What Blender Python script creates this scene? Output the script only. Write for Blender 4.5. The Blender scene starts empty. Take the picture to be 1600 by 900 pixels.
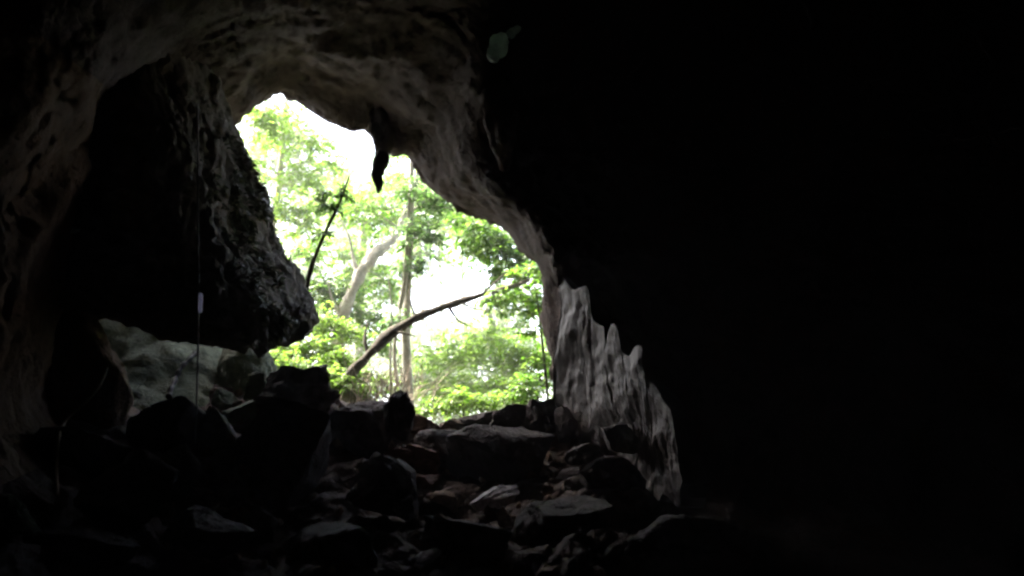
import bpy, math, random
from mathutils import Vector, Matrix, noise, Euler
from mathutils.bvhtree import BVHTree

C = bpy.context.scene.collection
R = math.radians
PITCH = R(15)
CAM = Vector((0, 0, 1.6))
FW = Vector((0, math.cos(PITCH), math.sin(PITCH)))
UP = Vector((0, -math.sin(PITCH), math.cos(PITCH)))
RT = Vector((1, 0, 0))


def P(px, py, d):
    """a point d metres ahead of the camera on the sight line of a pixel"""
    return CAM + FW * d + RT * ((px - 800) / 1600 * d) + UP * ((450 - py) / 1600 * d)


def ray(px, py):
    return (FW + RT * ((px - 800) / 1600) + UP * ((450 - py) / 1600)).normalized()


# ------------------------------------------------------------------ materials
def new_mat(name):
    m = bpy.data.materials.new(name)
    m.use_nodes = True
    nt = m.node_tree
    for n in list(nt.nodes):
        nt.nodes.remove(n)
    out = nt.nodes.new('ShaderNodeOutputMaterial')
    return m, nt, out


def rock_mat(name, c1, c2, c3, scale=1.0, bump=0.6, rough=0.9, streak=False, wet=0.0):
    m, nt, out = new_mat(name)
    N, L = nt.nodes.new, nt.links.new
    b = N('ShaderNodeBsdfPrincipled')
    tc = N('ShaderNodeTexCoord')
    mp = N('ShaderNodeMapping')
    L(tc.outputs['Object'], mp.inputs['Vector'])
    if streak:
        mp.inputs['Scale'].default_value = (1, 1, 0.22)
    n1 = N('ShaderNodeTexNoise'); n1.inputs['Scale'].default_value = 0.9 * scale
    n1.inputs['Detail'].default_value = 8; n1.inputs['Roughness'].default_value = 0.65
    n2 = N('ShaderNodeTexNoise'); n2.inputs['Scale'].default_value = 5.5 * scale
    n2.inputs['Detail'].default_value = 10; n2.inputs['Roughness'].default_value = 0.7
    n3 = N('ShaderNodeTexNoise'); n3.inputs['Scale'].default_value = 26 * scale
    n3.inputs['Detail'].default_value = 6
    v = N('ShaderNodeTexVoronoi'); v.feature = 'DISTANCE_TO_EDGE'; v.inputs['Scale'].default_value = 1.6 * scale
    for n in (n1, n2, n3):
        L(mp.outputs['Vector'], n.inputs['Vector'])
    # warped coordinates for the cracks
    add = N('ShaderNodeVectorMath'); add.operation = 'MULTIPLY_ADD'
    L(n1.outputs['Color'], add.inputs[0]); add.inputs[1].default_value = (0.9, 0.9, 0.9)
    L(mp.outputs['Vector'], add.inputs[2]); L(add.outputs[0], v.inputs['Vector'])
    r1 = N('ShaderNodeValToRGB')
    r1.color_ramp.elements[0].position = 0.33; r1.color_ramp.elements[0].color = (*c1, 1)
    r1.color_ramp.elements[1].position = 0.68; r1.color_ramp.elements[1].color = (*c2, 1)
    L(n1.outputs['Fac'], r1.inputs['Fac'])
    r2 = N('ShaderNodeValToRGB')
    r2.color_ramp.elements[0].position = 0.47; r2.color_ramp.elements[0].color = (0, 0, 0, 1)
    r2.color_ramp.elements[1].position = 0.66; r2.color_ramp.elements[1].color = (1, 1, 1, 1)
    L(n2.outputs['Fac'], r2.inputs['Fac'])
    mx = N('ShaderNodeMix'); mx.data_type = 'RGBA'
    L(r2.outputs['Color'], mx.inputs[0]); L(r1.outputs['Color'], mx.inputs[6]); mx.inputs[7].default_value = (*c3, 1)
    L(mx.outputs[2], b.inputs['Base Color'])
    b.inputs['Roughness'].default_value = rough
    b.inputs['Specular IOR Level'].default_value = 0.25 + wet
    # height
    h1 = N('ShaderNodeMath'); h1.operation = 'MULTIPLY_ADD'
    L(n2.outputs['Fac'], h1.inputs[0]); h1.inputs[1].default_value = 0.7
    h0 = N('ShaderNodeMath'); h0.operation = 'MULTIPLY'
    L(n3.outputs['Fac'], h0.inputs[0]); h0.inputs[1].default_value = 0.22
    L(h0.outputs[0], h1.inputs[2])
    cr = N('ShaderNodeMapRange'); cr.inputs['From Max'].default_value = 0.05
    cr.inputs['To Max'].default_value = 0.22
    L(v.outputs['Distance'], cr.inputs['Value'])
    h2 = N('ShaderNodeMath'); h2.operation = 'ADD'
    L(h1.outputs[0], h2.inputs[0]); L(cr.outputs[0], h2.inputs[1])
    bp = N('ShaderNodeBump'); bp.inputs['Strength'].default_value = bump; bp.inputs['Distance'].default_value = 0.14 / scale
    L(h2.outputs[0], bp.inputs['Height']); L(bp.outputs['Normal'], b.inputs['Normal'])
    L(b.outputs[0], out.inputs['Surface'])
    return m


def leaf_mat(name, dark, light, pale, trans=0.62):
    m, nt, out = new_mat(name)
    N, L = nt.nodes.new, nt.links.new
    g = N('ShaderNodeNewGeometry')
    r = N('ShaderNodeValToRGB')
    e = r.color_ramp.elements
    e[0].position = 0.0; e[0].color = (*dark, 1)
    e[1].position = 1.0; e[1].color = (*pale, 1)
    x = e.new(0.6); x.color = (*light, 1)
    L(g.outputs['Random Per Island'], r.inputs['Fac'])
    d = N('ShaderNodeBsdfPrincipled'); d.inputs['Roughness'].default_value = 0.45
    L(r.outputs['Color'], d.inputs['Base Color'])
    t = N('ShaderNodeBsdfTranslucent')
    hs = N('ShaderNodeHueSaturation'); hs.inputs['Hue'].default_value = 0.5
    hs.inputs['Saturation'].default_value = 1.08; hs.inputs['Value'].default_value = 1.5
    L(r.outputs['Color'], hs.inputs['Color']); L(hs.outputs['Color'], t.inputs['Color'])
    mx = N('ShaderNodeMixShader'); mx.inputs['Fac'].default_value = trans
    L(d.outputs[0], mx.inputs[1]); L(t.outputs[0], mx.inputs[2])
    L(mx.outputs[0], out.inputs['Surface'])
    return m


M = {
    'ceiling': rock_mat('ceiling_limestone', (.054, .039, .036), (.082, .061, .056), (.038, .0275, .0255), 1.1, 0.6),
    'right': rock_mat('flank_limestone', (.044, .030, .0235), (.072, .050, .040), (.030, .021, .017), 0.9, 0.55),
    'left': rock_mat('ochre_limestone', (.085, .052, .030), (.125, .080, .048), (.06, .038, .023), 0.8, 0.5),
    'floor': rock_mat('cave_earth', (.045, .029, .024), (.09, .058, .046), (.052, .035, .030), 1.6, 0.9),
    'hang': rock_mat('dark_mossy_rock', (.125, .115, .10), (.22, .205, .175), (.08, .085, .055), 1.0, .75),
    'green': rock_mat('algae_rock', (.085, .105, .062), (.20, .225, .15), (.042, .055, .032), 1.6, 0.7),
    'dark': rock_mat('dark_rock', (.045, .034, .032), (.082, .063, .06), (.031, .024, .023), 1.8, 0.9),
    'grey': rock_mat('grey_rock', (.10, .083, .08), (.18, .155, .15), (.07, .058, .055), 2.0, 0.8),
    'brown': rock_mat('brown_rock', (.12, .075, .05), (.22, .15, .11), (.08, .055, .04), 2.0, 0.8),
    'red': rock_mat('reddish_rock', (.09, .04, .025), (.16, .075, .045), (.06, .03, .022), 2.0, 0.8),
    'pale': rock_mat('pale_rock', (.30, .28, .29), (.5, .47, .47), (.2, .18, .19), 2.2, 0.6),
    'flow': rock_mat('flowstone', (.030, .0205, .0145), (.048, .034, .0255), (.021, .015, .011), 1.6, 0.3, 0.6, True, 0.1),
    'lightspot': rock_mat('painted_lightspot', (.55, .62, .55), (.8, .85, .78), (.4, .45, .4), 3.0, 0.5),  # pale colour stands in for spots of light on the rock
    'bark': rock_mat('grey_bark', (.24, .225, .19), (.42, .40, .34), (.17, .17, .13), 3.0, 0.8),
    'palebark': rock_mat('mist_paled_bark', (.42, .42, .36), (.60, .60, .54), (.34, .36, .28), 3.0, 0.4),  # bark paled towards white: mist and overexposure put into the colour
    'darkbark': rock_mat('dark_bark', (.045, .035, .025), (.085, .07, .05), (.03, .03, .018), 3.0, 0.8),
    'soil': rock_mat('forest_litter', (.06, .05, .03), (.11, .09, .05), (.05, .07, .02), 2.0, 0.9),
    'cliff': rock_mat('outer_limestone', (.22, .21, .19), (.36, .34, .30), (.12, .13, .09), 0.5, 0.8),
    'leaf': leaf_mat('fresh_leaf', (.035, .085, .012), (.085, .17, .025), (.16, .24, .055)),
    'leafy': leaf_mat('yellow_green_leaf', (.055, .11, .015), (.115, .20, .03), (.18, .26, .06)),
    'leafd': leaf_mat('deep_green_leaf', (.03, .065, .015), (.06, .12, .03), (.10, .17, .045), 0.5),
    'leafp': leaf_mat('overexposed_leaf', (.08, .12, .045), (.15, .20, .08), (.22, .27, .12)),  # far leaves paled: overexposure put into their colour
    'moss': leaf_mat('grey_moss', (.035, .042, .022), (.06, .068, .04), (.10, .10, .07), 0.2),
    'twig': rock_mat('dry_twig', (.16, .13, .09), (.28, .23, .17), (.1, .08, .055), 4, 0.4),
}


def simple_mat(name, col, rough=0.7, scale=40):
    m, nt, out = new_mat(name)
    N, L = nt.nodes.new, nt.links.new
    b = N('ShaderNodeBsdfPrincipled'); b.inputs['Roughness'].default_value = rough
    n = N('ShaderNodeTexNoise'); n.inputs['Scale'].default_value = scale
    r = N('ShaderNodeValToRGB')
    r.color_ramp.elements[0].color = (*[c * .7 for c in col], 1); r.color_ramp.elements[1].color = (*[min(1, c * 1.15) for c in col], 1)
    L(n.outputs['Fac'], r.inputs['Fac']); L(r.outputs['Color'], b.inputs['Base Color'])
    L(b.outputs[0], out.inputs['Surface'])
    return m


for k, fac in (('lightspot', .55),):
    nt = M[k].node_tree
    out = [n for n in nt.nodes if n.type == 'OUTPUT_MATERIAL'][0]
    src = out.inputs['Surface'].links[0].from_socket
    t_ = nt.nodes.new('ShaderNodeBsdfTranslucent'); t_.inputs['Color'].default_value = (.50, .62, .55, 1)  # translucency makes the painted light spots glow
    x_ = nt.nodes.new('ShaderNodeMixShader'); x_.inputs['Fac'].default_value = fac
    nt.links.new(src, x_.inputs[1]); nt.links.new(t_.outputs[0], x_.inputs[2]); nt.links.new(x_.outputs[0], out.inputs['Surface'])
M['rope'] = simple_mat('rope_fibre', (.16, .15, .14))
M['ribbon'] = simple_mat('pale_ribbon', (.80, .80, .90), 0.4)
nt = M['ribbon'].node_tree
out = [n for n in nt.nodes if n.type == 'OUTPUT_MATERIAL'][0]
src = out.inputs['Surface'].links[0].from_socket
t_ = nt.nodes.new('ShaderNodeBsdfTranslucent'); t_.inputs['Color'].default_value = (.82, .8, .95, 1)
x_ = nt.nodes.new('ShaderNodeMixShader'); x_.inputs['Fac'].default_value = .6
nt.links.new(src, x_.inputs[1]); nt.links.new(t_.outputs[0], x_.inputs[2]); nt.links.new(x_.outputs[0], out.inputs['Surface'])
M['root'] = simple_mat('pale_root_bark', (.30, .24, .17), 0.8)
M['droot'] = simple_mat('dark_root_bark', (.03, .025, .02), 0.8)


# ------------------------------------------------------------------ object helpers
def tag(o, label=None, cat=None, group=None, kind=None):
    if label: o['label'] = label
    if cat: o['category'] = cat
    if group: o['group'] = group
    if kind: o['kind'] = kind
    return o


def mesh_obj(name, verts, faces, mat, parent=None, smooth=True, origin=None):
    o0 = origin or Vector((0, 0, 0))
    me = bpy.data.meshes.new(name)
    me.from_pydata([tuple(Vector(v) - o0) for v in verts], [], faces)
    me.update()
    if smooth:
        me.polygons.foreach_set('use_smooth', [True] * len(me.polygons))
    me.materials.append(mat)
    if name in ('cave_ceiling', 'cave_wall', 'cave_floor', 'boulder', 'stone', 'hanging_rock'):
        POOL.append(BVHTree.FromPolygons([Vector(v) for v in verts], faces))
    o = bpy.data.objects.new(name, me)
    C.objects.link(o)
    if parent:
        o.parent = parent
        o.location = o0 - parent.location
    else:
        o.location = o0
    return o


POOL = []


def surf(px, py, lift=.03):
    """nearest rock surface met by the sight line of a pixel, lifted a little off it"""
    best = 1e9
    r = ray(px, py)
    for b in POOL:
        h = b.ray_cast(CAM, r)
        if h[0] is not None and h[3] < best: best = h[3]
    if best > 1e8: best = 11
    return CAM + r * (best - lift)


def empty(name, loc):
    o = bpy.data.objects.new(name, None)
    o.empty_display_size = 0.3
    C.objects.link(o)
    o.location = loc
    return o


def fbm(p, s, octv=5, H=0.9):
    return noise.fractal(p * s, H, 2.1, octv)


def cracks(p, s):
    d = noise.voronoi(p * s)[0]
    return min(1.0, (d[1] - d[0]) / 0.18)


def facet(p, s):
    """broken planes: every cell of the rock is its own tilted face"""
    q = p * s
    q = q + Vector((fbm(q, 1.1, 4), fbm(q + Vector((19, 3, 7)), 1.1, 4), fbm(q + Vector((5, 31, 9)), 1.1, 4))) * .28
    d, pts = noise.voronoi(q)
    v = []
    for k in (0, 1):
        c = pts[k]
        v.append((q - c).dot(noise.noise_vector(c * 3.7) * 1.6) + noise.noise(c * 5.3) * .5)
    t = min(1, max(0, (d[1] - d[0]) / .10)) * .5 + .5
    return v[0] * t + v[1] * (1 - t)


def edge_gap(p, s):
    q = p * s + Vector((fbm(p, 1.3, 4), fbm(p + Vector((7, 2, 5)), 1.3, 4), fbm(p + Vector((1, 9, 4)), 1.3, 4))) * .22
    d = noise.voronoi(q)[0]
    return d[1] - d[0]


def catmull(p0, p1, p2, p3, t):
    t2, t3 = t * t, t * t * t
    return 0.5 * ((2 * p1) + (p2 - p0) * t + (2 * p0 - 5 * p1 + 4 * p2 - p3) * t2 + (3 * p1 - p0 - 3 * p2 + p3) * t3)


def spline(pts, sub):
    out = []
    n = len(pts)
    for i in range(n - 1):
        a, b, c, d = pts[max(i - 1, 0)], pts[i], pts[i + 1], pts[min(i + 2, n - 1)]
        for k in range(sub):
            out.append(catmull(a, b, c, d, k / sub))
    out.append(pts[-1])
    return out


def grid_normals(rows, closed=True):
    nr, nc = len(rows), len(rows[0])
    out = []
    for i in range(nr):
        r = []
        for j in range(nc):
            du = rows[min(i + 1, nr - 1)][j] - rows[max(i - 1, 0)][j]
            if closed:
                dv = rows[i][(j + 1) % nc] - rows[i][(j - 1) % nc]
            else:
                dv = rows[i][min(j + 1, nc - 1)] - rows[i][max(j - 1, 0)]
            n = du.cross(dv)
            r.append(n.normalized() if n.length > 1e-9 else Vector((0, 0, 1)))
        out.append(r)
    return out


class MB:
    def __init__(s):
        s.v, s.f = [], []

    def tube(s, pts, radii, sides=8, lump=0.0, seed=0.0, cap=True):
        """a tapering limb along a list of points"""
        base = len(s.v)
        n = len(pts)
        ref = Vector((0.31, 0.9, 0.2)).normalized()
        for i, p in enumerate(pts):
            t = (pts[min(i + 1, n - 1)] - pts[max(i - 1, 0)])
            t = t.normalized() if t.length > 1e-9 else Vector((0, 0, 1))
            u = t.cross(ref)
            if u.length < 1e-3: u = t.cross(Vector((1, 0, 0)))
            u.normalize(); w = t.cross(u)
            for k in range(sides):
                a = 2 * math.pi * k / sides
                d = u * math.cos(a) + w * math.sin(a)
                r = radii[i]
                if lump:
                    r *= 1 + lump * fbm(p * 3 + d * r * 6 + Vector((seed, 0, 0)), 1.0, 3)
                s.v.append(p + d * r)
        for i in range(n - 1):
            for k in range(sides):
                a, b = base + i * sides + k, base + i * sides + (k + 1) % sides
                s.f.append((a, b, b + sides, a + sides))
        if cap:
            s.f.append(tuple(base + k for k in reversed(range(sides))))
            s.f.append(tuple(base + (n - 1) * sides + k for k in range(sides)))

    def leaf(s, p, d, nrm, ln, wd, droop=0.25):
        d = d.normalized()
        side = d.cross(nrm)
        if side.length < 1e-3: side = d.cross(Vector((0.3, 0.5, 0.8)))
        side.normalize(); up = side.cross(d)
        b = len(s.v)
        fold = wd * 0.25
        s.v += [p, p + d * ln * .35 + side * wd * .5 + up * fold, p + d * ln * .35 - side * wd * .5 + up * fold,
                p + d * ln * .72 + side * wd * .36 + up * fold * .3 - Vector((0, 0, droop * ln * .3)),
                p + d * ln * .72 - side * wd * .36 + up * fold * .3 - Vector((0, 0, droop * ln * .3)),
                p + d * ln - Vector((0, 0, droop * ln))]
        s.f += [(b, b + 2, b + 1), (b + 1, b + 2, b + 4, b + 3), (b + 3, b + 4, b + 5)]

    def build(s, name, mat, parent=None, origin=None, smooth=True):
        return mesh_obj(name, s.v, s.f, mat, parent, smooth, origin)


# ------------------------------------------------------------------ the cave: a tunnel lofted through rings
R1 = [(380, 185), (410, 160), (442, 147), (475, 164), (512, 187), (548, 202), (583, 206), (612, 242), (637, 241), (668, 287),
      (703, 317), (745, 339), (785, 358), (812, 388), (838, 408), (850, 450), (852, 510), (862, 575), (876, 640),
      (845, 662), (790, 672), (720, 676), (650, 672), (590, 650), (520, 622), (450, 606), (385, 606),
      (250, 590), (180, 490), (205, 400), (255, 310), (320, 228)]  # left end widened unseen behind the overhang, to light the green boulder
D1 = [14] * 12 + [13.8, 13.7, 13.6, 13.5, 13.5, 13.3, 13.1] + [13] * 8 + [13.6] + [15] * 4
ring1 = [P(x, y, d) for (x, y), d in zip(R1, D1)]
cx, cy = 610, 420
ring0 = []
for i, (x, y) in enumerate(R1):
    if 19 <= i <= 26:
        ring0.append(P(x, y + 95, 14.9))
    else:
        ring0.append(P(cx + (x - cx) * 1.22, cy + (y - cy) * 1.22, 15.4))
R15 = [(372, 150, 13), (402, 118, 13), (437, 102, 13), (478, 105, 13), (520, 118, 13), (560, 132, 13.1), (600, 148, 13.2), (640, 190, 13.2),
       (668, 212, 13.2), (702, 262, 13.1), (740, 300, 13), (778, 324, 12.9), (815, 350, 12.8), (836, 383, 12.7), (852, 410, 12.5),
       (864, 455, 12.9), (872, 520, 12.9), (890, 590, 12.8), (912, 670, 12.6),
       (920, 715, 11.8), (835, 725, 11.8), (735, 730, 11.8), (640, 728, 11.8), (555, 715, 11.8), (475, 690, 11.8), (395, 668, 11.8), (300, 650, 12.3),
       (190, 605, 13.2), (130, 500, 13.6), (145, 410, 13.6), (195, 315, 13.5), (280, 215, 13.3)]
R2 = [(315, 85, 11.4), (385, 45, 11.0), (432, 20, 10.7), (485, 12, 10.5), (540, 12, 10.5), (592, 18, 10.6), (650, 28, 10.8), (718, 60, 11.0), (752, 130, 11.4),
      (758, 225, 12), (785, 283, 12), (818, 312, 12), (850, 348, 11.9), (866, 380, 11.8), (874, 415, 11.8), (878, 458, 12.5), (892, 525, 12.7), (920, 600, 12.7), (950, 695, 12.2),
      (990, 770, 10.4), (880, 790, 10.4), (750, 800, 10.4), (630, 800, 10.4), (520, 790, 10.4), (430, 770, 10.4), (340, 740, 10.4), (250, 700, 10.8),
      (110, 630, 11.4), (85, 520, 12.0), (95, 420, 12.2), (130, 320, 12.2), (185, 180, 12.1)]
R3 = [(240, 30, 9.2), (310, -70, 8.6), (380, -110, 8.2), (460, -130, 8.1), (550, -130, 8.2), (640, -110, 8.6), (725, -75, 9.3), (790, -30, 10.3), (805, 110, 11.7),
      (820, 205, 12.6), (845, 265, 12.8), (890, 295, 12.8), (930, 325, 12.8), (960, 352, 12.8), (985, 392, 12.8), (960, 440, 13.2), (990, 505, 13.2), (1030, 580, 13.0), (1080, 705, 12.5),
      (1100, 830, 10.3), (950, 890, 8.4), (780, 900, 8.4), (620, 905, 8.4), (480, 900, 8.4), (360, 890, 8.4), (240, 860, 8.4), (120, 790, 8.9),
      (30, 660, 9.0), (52, 540, 9.0), (76, 400, 9.0), (112, 250, 9.0), (140, 125, 9.0)]
R4 = [(60, -200, 6.8), (200, -330, 6.4), (340, -390, 6.2), (470, -400, 6.2), (600, -390, 6.4), (720, -340, 7.2), (830, -260, 8.6), (910, -120, 10.2), (980, 0, 11.6),
      (1040, 90, 12.4), (1100, 170, 12.5), (1150, 235, 12.5), (1190, 285, 12.5), (1220, 345, 12.5), (1250, 405, 12.4), (1270, 475, 12.3), (1295, 550, 12), (1320, 650, 12.1), (1330, 790, 11.3),
      (1330, 960, 8.8), (1050, 1080, 6), (820, 1090, 6), (620, 1090, 6), (430, 1080, 6), (260, 1070, 6), (90, 1040, 6.2), (-60, 920, 6.8),
      (-140, 700, 7.2), (-150, 520, 7.2), (-130, 330, 7.2), (-90, 130, 7.2), (-30, -40, 7.1)]


def boxring(y, xl, xr, zb, zt):
    """ring of 32 points on a rounded box section of the chamber"""
    pts = []
    for i in range(32):
        if i <= 6: x, z = xl * .75 + (xr * .75 - xl * .75) * (i / 6.0), zt - 0.2 * abs(i - 3)
        elif i <= 18: x, z = xr - 0.35 * abs(i - 12.5) ** 1.2 * .2, zt - .9 - (zt - zb - 1.5) * ((i - 7) / 11.0)
        elif i <= 26: x, z = xr * .8 + (xl * .8 - xr * .8) * ((i - 19) / 7.0), zb
        else: x, z = xl, zb + .7 + (zt - zb - 1.6) * ((i - 27) / 4.0)
        pts.append(Vector((x, y, z)))
    return pts


ring5 = [p for p in boxring(4.0, -5.2, 8.0, 0.15, 8.2)]
for i, (x, y, d) in {8: (1330, -330, 9.6), 9: (1480, -150, 10.6), 10: (1580, 10, 11), 11: (1650, 120, 11.2), 12: (1690, 220, 11.3), 13: (1720, 320, 11.3),
                     14: (1740, 420, 11.2), 15: (1740, 520, 11), 16: (1740, 640, 10.6), 17: (1720, 790, 10.8), 18: (1720, 960, 9.8)}.items():
    ring5[i] = P(x, y, d)
rings = [ring0, ring1, [P(*q) for q in R15], [P(*q) for q in R2], [P(*q) for q in R3], [P(*q) for q in R4], ring5,
         boxring(1.5, -5.6, 8.6, -0.4, 8.0), boxring(-4, -5.5, 8.0, -0.6, 7.5), boxring(-8.5, -4.0, 6.0, -0.6, 6.0),
         boxring(-10.5, -1.0, 2.5, 1.2, 3.2), boxring(-10.8, -.05, .05, 2.2, 2.3)]
subs = [10, 26, 26, 40, 30, 20, 10, 8, 6, 4, 3]
amps = [.35, .05, .22, .30, .38, .40, .4, .4, .4, .3, .2, .0]
NA = 12


def angular(ring):
    n = len(ring)
    out = []
    for i in range(n):
        for k in range(NA):
            out.append(catmull(ring[(i - 1) % n], ring[i], ring[(i + 1) % n], ring[(i + 2) % n], k / NA))
    return out


fine = [angular(r) for r in rings]
rows, rowamp = [], []
for i in range(len(fine) - 1):
    a, b, c, d = fine[max(i - 1, 0)], fine[i], fine[i + 1], fine[min(i + 2, len(fine) - 1)]
    for k in range(subs[i]):
        t = k / subs[i]
        rows.append([catmull(a[j], b[j], c[j], d[j], t) for j in range(len(b))])
        rowamp.append(amps[i] * (1 - t) + amps[i + 1] * t)
rows.append(fine[-1]); rowamp.append(0)
nrm = grid_normals(rows)
NC = len(rows[0])
for i, row in enumerate(rows):
    for j in range(NC):
        p = row[j]
        q = p + Vector((3.1, 7.7, 1.3))
        floorw = 1.0 if 19 * NA <= j <= 26 * NA else 0.0
        if floorw:
            d = fbm(q, .8, 6) * .8 + abs(fbm(q, 2.6, 4)) * .5
        else:
            lw = .75 if 26.6 * NA <= j or j <= 1.2 * NA else 1.0
            d = fbm(q, .35, 2) * .5 + facet(q, .55) * .58 * (.4 + .6 * lw) + facet(q, 1.7) * .13 * lw + lw * .8 * fbm(q, 3.0, 6, .45) * .15 - max(0, 1 - edge_gap(q, .42) / .035) * .16
        row[j] = p + nrm[i][j] * (d * rowamp[i]) * -1.0
        if rowamp[i] <= .08:   # the rim: keep its course, break its edge
            row[j] += nrm[i][j] * fbm(p, 3.5, 4) * .10

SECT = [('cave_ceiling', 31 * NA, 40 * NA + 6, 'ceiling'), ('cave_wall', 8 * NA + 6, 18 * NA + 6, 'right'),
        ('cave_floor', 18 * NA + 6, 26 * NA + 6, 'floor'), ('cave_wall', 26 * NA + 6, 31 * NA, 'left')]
floor_bvh = None
for nm, a, b, mk in SECT:
    cols = list(range(a, b + 1))
    vs = [rows[i][c % NC] for i in range(len(rows)) for c in cols]
    w = len(cols)
    fs = [(i * w + k, i * w + k + 1, (i + 1) * w + k + 1, (i + 1) * w + k) for i in range(len(rows) - 1) for k in range(w - 1)]
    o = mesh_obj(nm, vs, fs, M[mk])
    lab = {'ceiling': 'brown limestone cave roof arching over the bright mouth', 'right': 'black unlit limestone wall filling the right half of the cave',
           'floor': 'steep dark earth slope rising to the cave mouth', 'left': 'ochre brown smooth limestone wall at the far left of the cave'}[mk]
    tag(o, lab, {'ceiling': 'cave ceiling', 'right': 'cave wall', 'floor': 'cave floor', 'left': 'cave wall'}[mk], None, 'structure')
    if mk == 'floor':
        floor_bvh = BVHTree.FromPolygons(vs, fs)

# outside: the hill that the cave lies in, and the ground of the wood
def hillring(y, xl, xr, zb, zt):
    pts = []
    for i in range(32):
        if 19 <= i <= 26:
            pts.append(Vector((xr + (xl - xr) * (i - 18.5) / 8.0, y, zb)))
        else:
            k = (i - 27) % 32          # 0..23 over the top from left to right
            th = math.pi * (1 - k / 23.0)
            pts.append(Vector(((xl + xr) / 2 + math.cos(th) * (xr - xl) / 2, y, zb + 1 + math.sin(th) * (zt - zb - 1))))
    return pts


hr = [ring0, hillring(15.6, -9, 8, 1.2, 11.5), hillring(12.5, -15, 15, -2, 14), hillring(0, -30, 32, -4, 17), hillring(-25, -34, 36, -4, 12), hillring(-45, -20, 20, -4, -3)]
hf = [angular(r) for r in hr]
hrows = []
for i in range(len(hf) - 1):
    for k in range(10):
        t = k / 10
        hrows.append([hf[i][j].lerp(hf[i + 1][j], t) for j in range(NC)])
hrows.append(hf[-1])
hn = grid_normals(hrows)
for i, row in enumerate(hrows):
    if i == 0: continue
    for j in range(NC):
        row[j] = row[j] + hn[i][j] * fbm(row[j], .35, 5) * .5 * min(1, i / 5)
vs = [v for r in hrows for v in r]
fs = [(i * NC + k, i * NC + (k + 1) % NC, (i + 1) * NC + (k + 1) % NC, (i + 1) * NC + k) for i in range(len(hrows) - 1) for k in range(NC)]
hill = mesh_obj('hill', vs, fs, M['cliff'])
tag(hill, None, None, None, 'structure')


def ground_z(x, y):
    def sm(a, b, v):
        t = max(0, min(1, (v - a) / (b - a)))
        return t * t * (3 - 2 * t)
    z = 2.75 + 1.5 * sm(-.6, -2.6, x) * sm(12.5, 15.5, y) + .5 * sm(-3, -7, x)
    z += sm(30, 120, y) * -3 + fbm(Vector((x, y, 0)), .25, 4) * .18 * (1 + sm(20, 60, y) * 6)
    return z


gx = sorted(set([round(math.copysign(abs(t) ** 2.6 * 500, t), 3) for t in [k / 45 for k in range(-45, 46)]] + [k * .4 for k in range(-30, 31)]))
gy = [13.7 + k * .3 for k in range(40)] + [26 + (k / 30) ** 2.4 * 600 for k in range(1, 31)]
vs = [Vector((x, y, ground_z(x, y))) for y in gy for x in gx]
w = len(gx)
fs = [(i * w + k, i * w + k + 1, (i + 1) * w + k + 1, (i + 1) * w + k) for i in range(len(gy) - 1) for k in range(w - 1)]
tag(mesh_obj('ground', vs, fs, M['soil']), None, None, None, 'structure')


# ------------------------------------------------------------------ rocks
def icosphere(sub):
    import bmesh
    bm = bmesh.new()
    bmesh.ops.create_icosphere(bm, subdivisions=sub, radius=1)
    bm.verts.ensure_lookup_table()
    v = [x.co.copy() for x in bm.verts]
    f = [tuple(y.index for y in x.verts) for x in bm.faces]
    bm.free()
    return v, f


ICO = {k: icosphere(k) for k in (2, 3, 4, 5)}


def rock_shape(size, seed, sub=4, facets=9, rough=.07, tilt=(0, 0, 0), point=0.0):
    facets += 5
    rnd = random.Random(seed)
    V, F = ICO[sub]
    planes = []
    for _ in range(facets):
        n = Vector((rnd.gauss(0, 1), rnd.gauss(0, 1), rnd.gauss(0, .8))).normalized()
        planes.append((n, rnd.uniform(.42, .74)))
    e = Euler(tilt).to_matrix()
    off = Vector((rnd.uniform(-50, 50), rnd.uniform(-50, 50), rnd.uniform(-50, 50)))
    out = []
    for v in V:
        p = v.copy()
        for n, d in planes:
            k = p.dot(n)
            if k > d: p -= n * (k - d) * .93
        p *= 1 + rough * 1.6 * fbm(p + off, 1.6, 4) + rough * .6 * fbm(p + off, 5, 3)
        if point: p.x *= 1 - point * max(0, p.z) * 1.2; p.y *= 1 - point * max(0, p.z)
        p = e @ Vector((p.x * size[0] * 1.4, p.y * size[1] * 1.4, p.z * size[2] * 1.4))
        out.append(p)
    return out, F


def boulder(name, px, pyb, wpx, hpx, mat, seed, label, cat='boulder', depth=.8, tilt=(0, 0, 0), sub=5, facets=9, rough=.07, point=0.0, sink=.12, group='rocks of the rubble slope'):
    hit = floor_bvh.ray_cast(CAM, ray(px, pyb))
    loc = hit[0] if hit[0] is not None else P(px, pyb, 11)
    d = (loc - CAM).dot(FW)
    w = wpx * d / 1600; h = hpx * d / 1600 / math.cos(PITCH * .5)
    vs, fs = rock_shape((w / 2, w / 2 * depth, h / 2), seed, sub, facets, rough, tilt, point)
    c = loc + Vector((0, w * depth * .3, h * (.5 - sink)))
    base = Vector((c.x, c.y, c.z - h / 2))
    o = mesh_obj(name, [v + c for v in vs], fs, M[mat], None, True, base)
    return tag(o, label, cat, group)


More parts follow.
